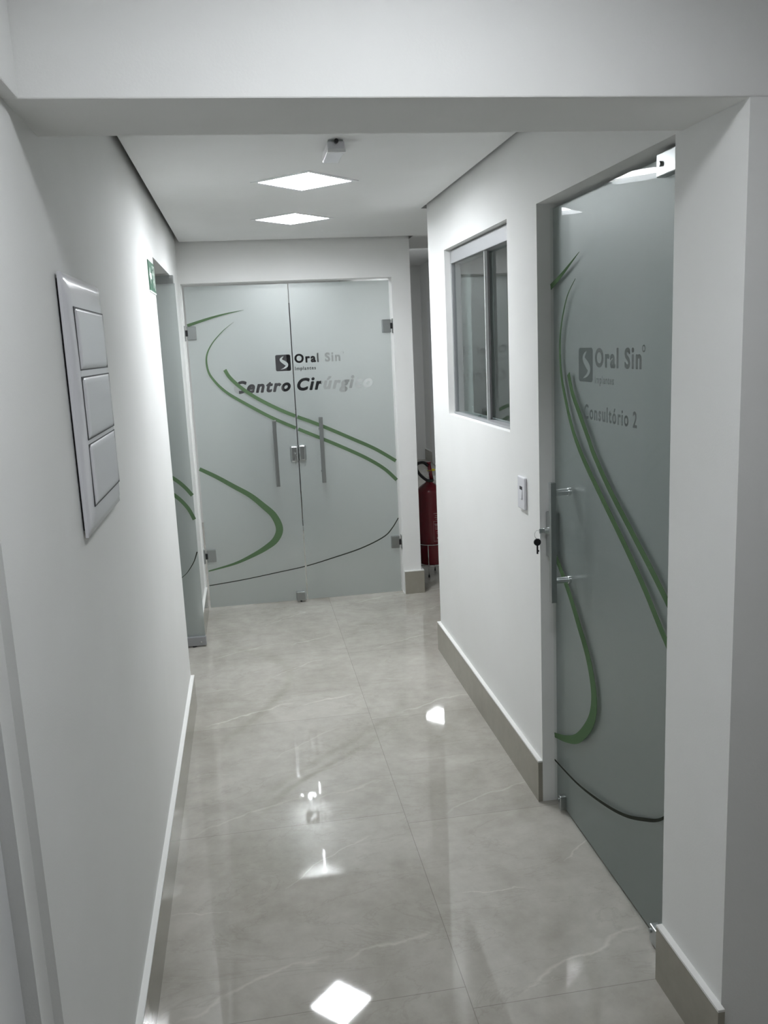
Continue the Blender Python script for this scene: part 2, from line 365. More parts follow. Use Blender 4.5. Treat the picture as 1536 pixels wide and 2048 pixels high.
# ceiling device
t = thing('ceiling_sensor', (.342, 3.0, HC), 'small white box-shaped device fixed to the ceiling beside the nearer light panel', 'sensor')
obj('housing', boxes((.314, .370, 2.915, 3.10, HC-.036, HC-.006)), WHITE, t, bevel=.004)
obj('lip', boxes((.313, .371, 2.908, 2.922, HC-.041, HC-.030)), WHITEW, t, bevel=.002)
bm = boxes((.318, .366, 2.925, 3.02, HC-.006, HC)); obj('mounting_plate', bm, STEEL, t)
bm = bmesh.new(); cyl(bm, (.342, 2.902, HC-.008), (.342, 2.925, HC-.008), .007); obj('screw', bm, DARK, t)

# ------------------------------------------------------------------ flat artwork helpers
def text_loops(s, shear=0, offset=.0):
    cu = bpy.data.curves.new('t', 'FONT'); cu.body = s; cu.size = 1; cu.shear = shear; cu.offset = offset; cu.resolution_u = 4; cu.space_character = SPACE
    o = bpy.data.objects.new('t', cu); COL.objects.link(o)
    bpy.context.view_layer.update(); dg = bpy.context.evaluated_depsgraph_get()
    me = bpy.data.meshes.new_from_object(o.evaluated_get(dg))
    bm = bmesh.new(); bm.from_mesh(me); bmesh.ops.remove_doubles(bm, verts=bm.verts, dist=1e-5)
    be = [e for e in bm.edges if len(e.link_faces) == 1]; nb = {}
    for e in be:
        for a, b in ((e.verts[0], e.verts[1]), (e.verts[1], e.verts[0])): nb.setdefault(a, []).append(b)
    seen = set(); loops = []
    for v in nb:
        if v in seen: continue
        lp = [v]; seen.add(v); cur = v
        while True:
            nx = [q for q in nb[cur] if q not in seen]
            if not nx: break
            cur = nx[0]; seen.add(cur); lp.append(cur)
        if len(lp) > 2: loops.append([(q.co.x, q.co.y) for q in lp])
    bm.free(); bpy.data.objects.remove(o); bpy.data.curves.remove(cu); bpy.data.meshes.remove(me)
    return loops
def bolden(loops, r, res=.0125):
    """grow closed outlines by r (em) through a distance field and contour it again, so strokes thicken without kinks"""
    import numpy as np
    A = []; B = []
    for l in loops:
        for i in range(len(l)): A.append(l[i]); B.append(l[(i+1) % len(l)])
    A = np.array(A); B = np.array(B); lo = A.min(0)-r-4*res; hi = A.max(0)+r+4*res
    xs = np.arange(lo[0], hi[0], res)+.0003; ys = np.arange(lo[1], hi[1], res)+.0003
    D = np.full((len(xs), len(ys)), 9.); inside = np.zeros((len(xs), len(ys)), bool)
    GX, GY = np.meshgrid(xs, ys, indexing='ij')
    for a, b in zip(A, B):
        d = b-a; q = max(d@d, 1e-12)
        i0, i1 = np.searchsorted(xs, [min(a[0], b[0])-.2, max(a[0], b[0])+.2])
        gx, gy = GX[i0:i1], GY[i0:i1]
        t = np.clip(((gx-a[0])*d[0]+(gy-a[1])*d[1])/q, 0, 1)
        D[i0:i1] = np.minimum(D[i0:i1], np.hypot(gx-a[0]-t*d[0], gy-a[1]-t*d[1]))
        if a[1] != b[1]:
            c = ((a[1] > GY) != (b[1] > GY)) & (GX < (b[0]-a[0])*(GY-a[1])/(b[1]-a[1])+a[0]); inside ^= c
    S = np.where(inside, -D, D)-r
    seg = {}
    def pt(k):
        (i, j, h) = k
        if h: a, b = S[i, j], S[i+1, j]; t = a/(a-b); return (xs[i]+t*res, ys[j])
        a, b = S[i, j], S[i, j+1]; t = a/(a-b); return (xs[i], ys[j]+t*res)
    def link(a, b): seg.setdefault(a, []).append(b); seg.setdefault(b, []).append(a)
    neg = S < 0
    code = neg[:-1, :-1]*1+neg[1:, :-1]*2+neg[1:, 1:]*4+neg[:-1, 1:]*8
    for i, j in zip(*np.nonzero((code > 0) & (code < 15))):
        c = int(code[i, j]); i = int(i); j = int(j)
        b_, r_, t_, l_ = (i, j, 1), (i+1, j, 0), (i, j+1, 1), (i, j, 0)
        for p, q in {1: [(l_, b_)], 2: [(b_, r_)], 3: [(l_, r_)], 4: [(r_, t_)], 5: [(l_, b_), (r_, t_)], 6: [(b_, t_)], 7: [(l_, t_)], 8: [(t_, l_)],
                     9: [(b_, t_)], 10: [(b_, r_), (t_, l_)], 11: [(t_, r_)], 12: [(l_, r_)], 13: [(b_, r_)], 14: [(l_, b_)]}[c]: link(p, q)
    out = []; seen = set()
    for k in seg:
        if k in seen: continue
        lp = [k]; seen.add(k); cur = k
        while True:
            nx = [q for q in seg[cur] if q not in seen]
            if not nx: break
            cur = nx[0]; seen.add(cur); lp.append(cur)
        P = [pt(q) for q in lp]
        # drop near-collinear points
        keep = []
        for n_, p in enumerate(P):
            a, b = (keep[-1] if keep else P[-1]), P[(n_+1) % len(P)]
            cr_ = abs((p[0]-a[0])*(b[1]-a[1])-(p[1]-a[1])*(b[0]-a[0])); ln = math.hypot(b[0]-a[0], b[1]-a[1])
            if ln < 1e-6 or cr_/ln > .0009: keep.append(p)
        if len(keep) > 3: out.append(keep)
    return out
SPACE = 1.2
def fit(s, x0, x1, base, cap, shear=0, offset=.03, ref='H'):
    rl = text_loops(ref, 0, 0); cap_h = max(p[1] for l in rl for p in l)
    lp = []
    for l in text_loops(s, shear, 0):                      # lift dots and accents so that they stay apart from their stems
        yy = [p[1] for p in l]
        up_ = 1.3*offset if min(yy) > .72*cap_h and max(yy)-min(yy) < .4*cap_h else 0
        lp.append([(p[0], p[1]+up_) for p in l])
    lp = bolden(lp, offset)
    ys = [p[1] for l in rl for p in l]; h = max(ys)-min(ys)+2*offset; y0 = min(ys)-offset
    xs = [p[0] for l in lp for p in l]; a, b = min(xs), max(xs)
    return [[(x0+(p[0]-a)/(b-a)*(x1-x0), base+(p[1]-y0)/h*cap) for p in l] for l in lp]
def fill2d(loops, extrude=0):
    cu = bpy.data.curves.new('f', 'CURVE'); cu.dimensions = '2D'; cu.fill_mode = 'BOTH'; cu.extrude = extrude
    for l in loops:
        sp = cu.splines.new('POLY'); sp.points.add(len(l)-1); sp.use_cyclic_u = True
        for q, p in zip(sp.points, l): q.co = (p[0], p[1], 0, 1)
    o = bpy.data.objects.new('f', cu); COL.objects.link(o)
    bpy.context.view_layer.update(); dg = bpy.context.evaluated_depsgraph_get()
    me = bpy.data.meshes.new_from_object(o.evaluated_get(dg))
    bpy.data.objects.remove(o); bpy.data.curves.remove(cu)
    return me
def place2d(me, mp):
    for v in me.vertices: v.co = mp(v.co.x, v.co.y, v.co.z)
    me.update(); return me
def catmull(pts, n=8):
    out = []; P = [pts[0]]+list(pts)+[pts[-1]]
    for i in range(1, len(P)-2):
        for k in range(n):
            t = k/n; a, b, c, d = P[i-1], P[i], P[i+1], P[i+2]
            out.append(tuple(.5*((2*b[j])+(-a[j]+c[j])*t+(2*a[j]-5*b[j]+4*c[j]-d[j])*t*t+(-a[j]+3*b[j]-3*c[j]+d[j])*t**3) for j in range(len(b))))
    out.append(tuple(pts[-1])); return out
def ribbon(pts, mp, lo=-1e9, hi=1e9, th=.0008):
    """pts: (u, v, width) ; clipped to lo<u<hi ; thin solid strip"""
    c = catmull(pts, 30)
    segs = []; cur = []
    for p in c:
        if lo <= p[0] <= hi: cur.append(p)
        else:
            if len(cur) > 1: segs.append(cur)
            cur = []
    if len(cur) > 1: segs.append(cur)
    bm = bmesh.new()
    for sg in segs:
        rows = []
        for i, p in enumerate(sg):
            a, b = sg[max(i-1, 0)], sg[min(i+1, len(sg)-1)]
            d = Vector((b[0]-a[0], b[1]-a[1])); d.normalize(); n = Vector((-d.y, d.x))*max(p[2], .0006)/2
            rows.append([bm.verts.new(mp(p[0]+s*n.x, p[1]+s*n.y, h)) for h in (0, th) for s in (-1, 1)])
        for A, B in zip(rows, rows[1:]):
            for i, j in ((0, 1), (1, 3), (3, 2), (2, 0)): bm.faces.new((A[i], A[j], B[j], B[i]))
        bm.faces.new((rows[0][0], rows[0][1], rows[0][3], rows[0][2])); bm.faces.new((rows[-1][0], rows[-1][2], rows[-1][3], rows[-1][1]))
    return bm
def logo(x0, x1, z0, z1):
    """square with an S-shaped swoosh left out"""
    def P(a, b): return (x0+(x1-x0)*a, z0+(z1-z0)*b)
    c = .07
    sq = [P(c, 0), P(1-c, 0), P(1, c), P(1, 1-c), P(1-c, 1), P(c, 1), P(0, 1-c), P(0, c)]
    ctr = [(.56, .90, .01), (.42, .80, .10), (.36, .70, .15), (.45, .60, .19), (.60, .50, .22), (.72, .40, .20), (.72, .30, .15), (.60, .20, .09), (.45, .14, .05), (.30, .10, .005)]
    cc = catmull(ctr, 5); Lf, Rt = [], []
    for i, p in enumerate(cc):
        a, b = cc[max(i-1, 0)], cc[min(i+1, len(cc)-1)]
        d = Vector((b[0]-a[0], b[1]-a[1])); d.normalize(); n = Vector((-d.y, d.x))*max(p[2], .004)/2
        Lf.append(P(p[0]+n.x, p[1]+n.y)); Rt.append(P(p[0]-n.x, p[1]-n.y))
    return [sq, Lf+Rt[::-1]]
def ring_loops(cx, cz, r0, r1, n=20):
    return [[(cx+r*math.cos(2*math.pi*i/n), cz+r*math.sin(2*math.pi*i/n)) for i in range(n)] for r in (r0, r1)]

def glass_leaf(name, root, u0, u1, z0, z1, mp, inv, cut, greens, greys, th=.009):
    """pane (clear) > frosted_film on its back face ; clear lettering ; vinyl stripes on the front.
    mp(u, v, h): h is height in front of the glass front face"""
    bm = bmesh.new(); vs = []
    P = [Vector(mp(u, v, h)) for u in (u0, u1) for v in (z0, z1) for h in (0, -th)]
    V = [bm.verts.new(p) for p in P]
    for f in ((0, 1, 3, 2), (4, 6, 7, 5), (0, 4, 5, 1), (2, 3, 7, 6), (0, 2, 6, 4), (1, 5, 7, 3)): bm.faces.new([V[i] for i in f])
    pane = obj('glass_pane', bm, GLASS, root)
    rect = [(u0+.0005, z0+.0005), (u1-.0005, z0+.0005), (u1-.0005, z1-.0005), (u0+.0005, z1-.0005)]
    me = place2d(fill2d([rect]+[l for c in cut for l in c]), lambda x, y, z: mp(x, y, -th-.0004))
    objm('frosted_film', me, FROST, root)
    for c, nm, lab in zip(cut, NAMES[name], LABS[name]):
        me = place2d(fill2d(c), lambda x, y, z: mp(x, y, -th-.0002))
        o = objm(nm, me, CUT, root); o['label'] = lab
    for g in greens:
        o = obj('green_stripe', ribbon(g, mp, u0+.001, u1-.001), GREENV, root); o['label'] = 'green vinyl swoosh'
    for g in greys:
        o = obj('grey_stripe', ribbon(g, mp, u0+.001, u1-.001), GREYV, root); o['label'] = 'thin dark grey vinyl line'
    return pane
NAMES = {'L': ['logo_emblem', 'lettering'], 'R': ['lettering', 'lettering', 'lettering', 'registered_mark'],
         'C': ['logo_emblem', 'lettering', 'lettering', 'lettering', 'registered_mark'], 'S': []}
LABS = {'L': ['square emblem with a white S curve', 'lettering Centro'],
        'R': ['lettering Oral Sin', 'small lettering Implantes', 'lettering Cirúrgico', 'tiny round mark'],
        'C': ['square emblem with an S curve', 'lettering Oral Sin', 'small lettering Implantes', 'lettering Consultório 2', 'tiny round mark'], 'S': []}
def W(pts, ws):
    n = len(pts)-1; out = []
    for i, p in enumerate(pts):
        t = i/n*(len(ws)-1); k = min(int(t), len(ws)-2); f = t-k
        out.append((p[0], p[1], ws[k]*(1-f)+ws[k+1]*f))
    return out
BA = [(-.335, 1.781), (-.199, 1.82), (-.09, 1.846), (.028, 1.866)]
BB = [(-.038, 1.797), (-.107, 1.747), (-.179, 1.672), (-.217, 1.597), (-.214, 1.509), (-.176, 1.441), (-.114, 1.376), (-.019, 1.31), (.143, 1.21), (.302, 1.129), (.443, 1.062), (.588, .991), (.738, .911), (.852, .833), (.933, .75), (.945, .736)]
BC = [(-.114, 1.513), (-.086, 1.464), (-.024, 1.4), (.072, 1.328), (.202, 1.253), (.307, 1.203), (.447, 1.142), (.651, 1.042), (.8, .965), (.945, .869)]
BD = [(-.335, .922), (-.223, .859), (-.115, .788), (-.017, .723), (.058, .653), (.122, .583), (.152, .496), (.124, .427), (.061, .379), (-.034, .332), (-.153, .288), (-.335, .250)]
BE = [(-.336, .157), (-.104, .179), (.132, .21), (.311, .236), (.491, .277), (.673, .325), (.821, .387), (.885, .446), (.945, .539)]
def fl(l): return [(-y, z) for y, z in l]
RA = fl([(2.738, 1.772), (2.622, 1.808), (2.485, 1.858)])
RB = fl([(2.515, 1.786), (2.585, 1.736), (2.634, 1.654), (2.647, 1.586), (2.637, 1.506), (2.599, 1.425), (2.536, 1.333), (2.452, 1.257), (2.321, 1.166), (2.162, 1.059), (2.043, .972), (1.944, .888), (1.83, .80)])
RC = fl([(2.575, 1.508), (2.543, 1.451), (2.488, 1.394), (2.419, 1.326), (2.376, 1.282), (2.266, 1.198), (2.115, 1.101), (1.98, 1.014), (1.83, .91)])
RD = fl([(2.74, .925), (2.703, .905), (2.586, .816), (2.504, .736), (2.422, .649), (2.379, .564), (2.377, .495), (2.414, .427), (2.507, .342), (2.61, .291), (2.735, .25)])
RE = fl([(2.735, .158), (2.508, .18), (2.301, .224), (2.149, .271), (2.026, .328), (1.938, .378), (1.86, .45)])

# ------------------------------------------------------------------ end wall: frosted glass double door
YG = 5.497
mpB = lambda u, v, h: (u, YG-h, v)
def hinge_back(root, x, z, s):
    """s=+1: jamb on the right"""
    h = obj('hinge', boxes((x-.028, x+.028, YG-.010, YG+.018, z-.04, z+.04)), STEEL, root, bevel=.003)
    xj = x+s*.043
    obj('hinge_leaf', boxes((xj-.006, xj+.006, YG-.016, YG+.02, z-.045, z+.045)), STEEL, h, bevel=.001)
    obj('hinge_knuckle', boxes((min(x+s*.022, xj), max(x+s*.022, xj), YG-.013, YG+.01, z-.018, z+.018)), DARK, h, bevel=.002)
def bar_handle(root, x, z0, z1, yg, s=-1):
    h = obj('handle', boxes((x-.012, x+.012, yg-.062, yg-.040, z0, z1)), STEEL, root, bevel=.0015)
    obj('glint_cap', boxes((x-.0125, x+.0125, yg-.0625, yg-.0395, z1-.002, z1+.008)), CHROME, h, bevel=.001)  # polished piece added to imitate light reflecting off the bar's top
    for z in (z0+.07, z1-.07):
        bm = bmesh.new(); cyl(bm, (x, yg-.042, z), (x, yg, z), .0075); cyl(bm, (x, yg-.005, z), (x, yg, z), .012)
        obj('standoff', bm, CHROME, h)
    return h
gl = thing('glass_door', (-.01, YG, 0), 'left leaf of the frosted end double door, with emblem and word Centro', 'door', 'leaves of the frosted double door')
glass_leaf('L', gl, -.320, .3015, .010, 2.014, mpB, None,
    [logo(.198, .292, 1.488, 1.588), fit('Centro', -.068, .283, 1.362, .078, .28, .045)],
    [W(BA, [.018, .012, .001]), W(BB, [.001, .012, .02, .022, .022]), W(BC, [.022]*2), W(BD, [.022, .027, .032, .040, .047, .036, .020, .007])],
    [W(BE, [.006, .006, .008, .006])])
gr = thing('glass_door', (.62, YG, 0), 'right leaf of the frosted end double door, with words Oral Sin and Cirúrgico', 'door', 'leaves of the frosted double door')
glass_leaf('R', gr, .3065, .928, .010, 2.014, mpB, None,
    [fit('Oral Sin', .316, .603, 1.533, .056, 0, .04), fit('Implantes', .316, .446, 1.489, .022, 0, .018), fit('Cirúrgico', .322, .80, 1.362, .078, .28, .045), ring_loops(.617, 1.585, .008, .006)],
    [W(BB, [.001, .012, .02, .022, .022]), W(BC, [.022]*2)], [W(BE, [.006, .006, .008, .006])])
hinge_back(gl, -.294, 1.741, -1); hinge_back(gl, -.288, .352, -1)
hinge_back(gr, .902, 1.735, 1); hinge_back(gr, .900, .348, 1)
bar_handle(gl, .162, .775, 1.185, YG); bar_handle(gr, .452, .780, 1.188, YG)
# lock: two rounded halves
def lock_half(root, x0, x1, z0, z1, name):
    o = obj(name, boxes((x0, x1, YG-.022, YG+.02, z0, z1)), STEEL, root, bevel=.011, seg=4)
    for z in (z0+.018, z1-.014):
        bm = bmesh.new(); xc = (x0+x1)/2+.002; cyl(bm, (xc, YG-.0235, z), (xc, YG-.021, z), .0035); obj('screw', bm, CHROME, o)
    return o
lk = lock_half(gl, .252, .3035, .918, 1.020, 'lock_case')
bm = bmesh.new(); cyl(bm, (.281, YG-.027, .972), (.281, YG-.02, .972), .009); obj('lock_cylinder', bm, CHROME, lk)
bm = boxes((.2795, .2825, YG-.040, YG-.027, .955, .975), (.2795, .2825, YG-.038, YG-.034, .905, .955)); obj('key', bm, CHROME, lk, bevel=.001)
lock_half(gr, .3045, .352, .922, 1.024, 'strike_case')
# floor bolt patch
p = obj('floor_bolt', boxes((.232, .290, YG-.018, YG+.02, .012, .070)), STEEL, gl, bevel=.004)
bm = bmesh.new(); cyl(bm, (.261, YG-.002, .0), (.261, YG-.002, .014), .006); obj('bolt_pin', bm, DARK, p)

# ------------------------------------------------------------------ right: frosted glass door of the consulting room
XG = .981
mpR = lambda u, v, h: (XG-h, -u, v)
gd = thing('glass_door', (XG, 2.3, 0), 'tall green frosted glass door in the right wall lettered Consultório 2', 'door')
glass_leaf('C', gd, -2.728, -1.842, .012, 2.014, mpR, None,
    [logo(-2.515, -2.408, 1.487, 1.585), fit('Oral Sin', -2.392, -2.093, 1.530, .054, 0, .04), fit('Implantes', -2.392, -2.262, 1.485, .022, 0, .018), fit('Consultório 2', -2.473, -2.117, 1.379, .042, 0, .02), ring_loops(-2.082, 1.582, .009, .006)],
    [W(RA, [.02, .012, .001]), W(RB, [.001, .010, .018, .022, .023, .023]), W(RC, [.022]*2), W(RD, [.024, .027, .032, .038, .045, .040, .028, .016])],
    [W(RE, [.006, .009, .010, .006])])
h = obj('handle', boxes((.913, .931, 2.554, 2.574, .788, 1.176)), STEEL, gd, bevel=.0015)
for z in (.858, 1.143):
    bm = bmesh.new(); cyl(bm, (.928, 2.566, z), (XG, 2.566, z), .0105); cyl(bm, (.972, 2.566, z), (XG, 2.566, z), .0125); obj('standoff', bm, CHROME, h)
lk = obj('lock_case', boxes((.958, XG+.02, 2.688, 2.733, .900, 1.052)), STEEL, gd, bevel=.004)
bm = bmesh.new(); cyl(bm, (.942, 2.705, .992), (.960, 2.705, .992), .010); obj('lock_cylinder', bm, CHROME, lk)
bm = bmesh.new(); bx(bm, .926, .943, 2.7035, 2.7065, .984, 1.000); obj('key', bm, CHROME, lk, bevel=.001)
bm = bmesh.new(); tube(bm, [(.921+.011*math.cos(a), 2.705+.002*math.sin(a), .980+.014*math.sin(a)) for a in [i*math.pi/9 for i in range(18)]], .0009, 6, True); obj('key_ring', bm, CHROME, lk)
bm = bmesh.new(); cyl(bm, (.919, 2.702, .955), (.919, 2.707, .955), .012); bx(bm, .9165, .9215, 2.703, 2.706, .915, .948); bx(bm, .9215, .9245, 2.703, 2.706, .922, .928)
o = obj('hanging_key', bm, DARK, lk); o['label'] = 'black headed key'
def clamp(y0, y1, z0, z1, sy, sz, nm='patch_fitting'):
    o = obj(nm, boxes((XG-.012, XG+.022, y0, y1, z0, z1)), STEEL, gd, bevel=.003)
    bm = bmesh.new(); cyl(bm, (XG-.017, sy, sz), (XG-.010, sy, sz), .006); obj('screw', bm, STEEL, o)
clamp(1.842, 1.985, 1.968, 2.020, 1.962, 1.995)
clamp(2.642, 2.662, .010, .062, 2.652, .048, 'floor_guide'); clamp(1.88, 1.966, .008, .060, 1.955, .045, 'floor_guide')

# ------------------------------------------------------------------ left: glass door swung open
YD = 4.79
mpL = lambda u, v, h: (u, YD-h, v)
gs = thing('glass_door', (-.38, YD, 0), 'frosted glass door swung open into the doorway on the left', 'door')
SA = [(-.62, 1.08), (-.50, 1.015), (-.414, .958), (-.364, .911), (-.326, .861)]
SB = [(-.62, 1.00), (-.50, .925), (-.414, .863), (-.357, .795), (-.326, .727)]
SE = [(-.60, .33), (-.48, .37), (-.409, .415), (-.381, .443), (-.348, .492), (-.327, .545)]
glass_leaf('S', gs, -1.2, -.322, .056, 1.985, mpL, None, [], [W(SA, [.02, .02]), W(SB, [.02, .02])], [W(SE, [.003, .003, .007])])
f = obj('bottom_rail', boxes((-.60, -.319, YD-.014, YD+.02, .008, .058)), ALU, gs, bevel=.002)
bm = bmesh.new(); cyl(bm, (-.345, YD-.016, .03), (-.345, YD-.013, .03), .004); obj('screw', bm, CHROME, f)
bm = bmesh.new(); cyl(bm, (-.385, YD, 0), (-.385, YD, .012), .012); obj('floor_pivot', bm, DARK, f)
f = obj('top_rail', boxes((-.47, -.326, YD-.016, YD+.02, 1.982, 2.024)), STEEL, gs, bevel=.002)
bm = bmesh.new(); cyl(bm, (-.342, YD-.018, 2.012), (-.342, YD-.015, 2.012), .004); obj('screw', bm, CHROME, f)

# ------------------------------------------------------------------ window in right wall
win = thing('window_1', (XR, 3.53, 1.287), 'two-pane sliding window with aluminium header in the right wall', 'window', kind='structure')
obj('header_track', boxes((.966, 1.03, 3.05, 4.012, 1.968, 2.026)), ALU, win, bevel=.002)
obj('bottom_track', boxes((.966, 1.02, 3.05, 4.012, 1.288, 1.298)), ALU, win, bevel=.001)
obj('side_track', boxes((.968, 1.01, 3.998, 4.013, 1.298, 1.968)), ALU, win, bevel=.001)
obj('window_pane', boxes((.977, .985, 3.48, 4.0, 1.297, 1.97)), WINGLASS, win)
obj('window_pane', boxes((.999, 1.007, 3.05, 3.55, 1.297, 1.97)), WINGLASS, win)
obj('pane_edge', boxes((.975, .987, 3.474, 3.480, 1.297, 1.97)), WHITEW, win)
obj('gap_shade_strip', boxes((.989, .998, 3.482, 3.500, 1.297, 1.97)), CABG, win)  # dark strip painted as the shade in the gap between panes

# ------------------------------------------------------------------ left wall: cover plate with three blanks
t = thing('wall_panel', (XL, 2.02, 1.26), 'white domed electrical cover plate with three blank covers on the left wall', 'electrical panel')
def dome(y0, y1, z0, z1, xb, h, ey, ez, n=28):
    """rounded plate standing h off the wall; ey/ez = width of the sloped border"""
    bm = bmesh.new(); g = []
    for i in range(n+1):
        row = []
        for j in range(n+1):
            a = i/n; b = j/n; y = y0+(y1-y0)*a; z = z0+(z1-z0)*b
            def e(d, w): q = max(0, min(1, d/w)); return q*(2-q)
            k = min(e(y-y0, ey), e(y1-y, ey*1.3), e(z-z0, ez), e(z1-z, ez))
            bulge = .25*(1-(2*b-1)**2)
            row.append(bm.verts.new((xb+h*(k*.78+bulge*k), y, z)))
        g.append(row)
    for i in range(n):
        for j in range(n):
            f = bm.faces.new((g[i][j], g[i+1][j], g[i+1][j+1], g[i][j+1])); f.smooth = True
    # sides and back
    bd = [g[i][0] for i in range(n+1)]+[g[n][j] for j in range(1, n+1)]+[g[i][n] for i in range(n-1, -1, -1)]+[g[0][j] for j in range(n-1, 0, -1)]
    bk = [bm.verts.new((xb-.006, v.co.y, v.co.z)) for v in bd]
    for i in range(len(bd)):
        j = (i+1) % len(bd); bm.faces.new((bd[i], bd[j], bk[j], bk[i]))
    bm.faces.new(bk)
    return bm
obj('gap_shade_block', boxes((XL, XL+.008, 1.815, 2.24, 1.275, 1.775)), GAPM, t)  # black block standing in for the shade behind the plate
obj('cover_plate', dome(1.802, 2.262, 1.262, 1.787, XL+.011, .011, .055, .05), WHITE, t)
for z0, z1 in ((1.597, 1.722), (1.456, 1.583), (1.318, 1.446)):
    zc = (z0+z1)/2; b = (2*(zc-1.262)/.525-1); xo = XL+.011+.011*(.78+.25*(1-b*b))
    g = obj('cover_gap', boxes((xo-.004, xo+.0006, 1.8495, 2.2155, z0-.0008, z1+.0008)), GAPM, t)  # black slab painted as the shade in the groove round each cover
    obj('blank_cover', dome(1.8525, 2.214, z0+.0005, z1-.0005, xo, .0035, .004, .004, 18), WHITE, t)

# exit sign plate
t = thing('exit_sign', (XL, 3.80, 1.935), 'small green exit sign with arrow and running figure beside the left doorway', 'sign')
X0 = XL
obj('sign_plate', boxes((X0, X0+.003, 3.675, 3.925, 1.877, 1.995)), SIGNG, t)
def poly(pts, nm, lab, th=.0012):
    bm = bmesh.new(); A = [bm.verts.new((X0+.003, y, z)) for y, z in pts]; B = [bm.verts.new((X0+.003+th, y, z)) for y, z in pts]
    bm.faces.new(A); bm.faces.new(B[::-1])
    for i in range(len(pts)):
        j = (i+1) % len(pts); bm.faces.new((A[i], A[j], B[j], B[i]))
    o = obj(nm, bm, SIGNW, t); o['label'] = lab; return o
poly([(3.690, 1.936), (3.728, 1.968), (3.728, 1.948), (3.775, 1.948), (3.775, 1.924), (3.728, 1.924), (3.728, 1.904)], 'arrow', 'white arrow pointing left')
bm = bmesh.new()
def strip(y0, z0, y1, z1, wd):
    a = Vector((y0, z0)); b = Vector((y1, z1)); d = (b-a).normalized(); n = Vector((-d.y, d.x))*wd/2
    q = [a+n, b+n, b-n, a-n]; A = [bm.verts.new((X0+.003, p.x, p.y)) for p in q]; B = [bm.verts.new((X0+.0042, p.x, p.y)) for p in q]
    bm.faces.new(A); bm.faces.new(B[::-1])
    for i in range(4): j = (i+1) % 4; bm.faces.new((A[i], A[j], B[j], B[i]))
strip(3.838, 1.962, 3.852, 1.928, .014); strip(3.852, 1.930, 3.832, 1.912, .009); strip(3.832, 1.912, 3.838, 1.894, .008)
strip(3.852, 1.930, 3.872, 1.912, .009); strip(3.872, 1.912, 3.888, 1.908, .008); strip(3.840, 1.958, 3.818, 1.946, .007); strip(3.840, 1.958, 3.862, 1.948, .007)
cyl(bm, (X0+.003, 3.832, 1.976), (X0+.0042, 3.832, 1.976), .008, n=14)
o = obj('running_figure', bm, SIGNW, t); o['label'] = 'white running figure pictogram'
bm = boxes((X0+.003, X0+.004, 3.895, 3.903, 1.887, 1.985), (X0+.003, X0+.004, 3.870, 3.903, 1.978, 1.985)); o = obj('door_symbol', bm, SIGNW, t)
obj('bottom_border', boxes((X0, X0+.0035, 3.675, 3.925, 1.871, 1.877)), SIGNW, t)

# light switch on right wall
t = thing('light_switch', (XR, 2.91, 1.03), 'white light switch plate on the right wall between window and door', 'light switch')
obj('switch_plate', boxes((XR-.010, XR, 2.866, 2.944, 1.030, 1.146)), WHITE, t, bevel=.005, seg=3)
obj('rocker_gap', boxes((XR-.0106, XR-.008, 2.889, 2.917, 1.066, 1.112)), GAPM, t)
bm = bmesh.new(); vs = bx(bm, XR-.0125, XR-.008, 2.890, 2.916, 1.0675, 1.1105)
for v in vs:
    if v.co.x < XR-.012 and v.co.z > 1.1: v.co.x += .0025
obj('rocker', bm, WHITE, t)

# ------------------------------------------------------------------ fire extinguisher on its stand
EX, EY = 1.222, 5.90
t = thing('fire_extinguisher', (EX, EY, 0), 'red fire extinguisher with coiled black hose behind the end wall corner', 'fire extinguisher')
def at(bm):
    bmesh.ops.translate(bm, verts=bm.verts, vec=(EX, EY, 0)); return bm
bm = bmesh.new(); lathe(bm, [(0, .085), (.082, .085), (.088, .093), (.088, .600), (.084, .615), (.070, .632), (.045, .652), (.024, .664), (.022, .672), (0, .672)]); obj('cylinder', at(bm), RED, t)
bm = bmesh.new(); cyl(bm, (.012, 0, .668), (.012, 0, .70), .019); cyl(bm, (.012, 0, .70), (.012, 0, .715), .012); bx(bm, .005, .05, -.01, .01, .69, .705); cyl(bm, (.045, -.012, .69), (.045, .012, .69), .014); obj('valve', at(bm), CHROME, t, bevel=.002)
bm = bmesh.new(); tube(bm, [(.012, -.03, .69), (.006, -.03, .73), (-.004, -.03, .80)], .014, 12); cyl(bm, (-.004, -.03, .80), (-.005, -.03, .812), .017); obj('lever_grip', at(bm), RED, t)
pts = catmull([(.02, -.045, .682, ), (-.02, -.05, .684), (-.06, -.045, .715), (-.088, -.04, .755), (-.095, -.04, .79), (-.075, -.04, .808), (-.04, -.036, .808), (-.012, -.034, .785)], 6)
bm = bmesh.new(); tube(bm, pts, .0105, 12); obj('hose', at(bm), RUB, t)
bm = bmesh.new(); tube(bm, [(-.03+.022*math.cos(a), -.052, .742+.022*math.sin(a)) for a in [i*math.pi/10 for i in range(20)]], .0008, 6, True); obj('pull_ring', at(bm), CHROME, t)
bm = bmesh.new(); tube(bm, [(.0+.017*math.cos(a), -.03+.017*math.sin(a), .752+.003*math.cos(a)) for a in [i*math.pi/8 for i in range(16)]], .0022, 6, True); bx(bm, .014, .075, -.052, -.048, .752, .757); bx(bm, .012, .03, -.054, -.046, .748, .764); obj('seal_tag', at(bm), YEL, t)
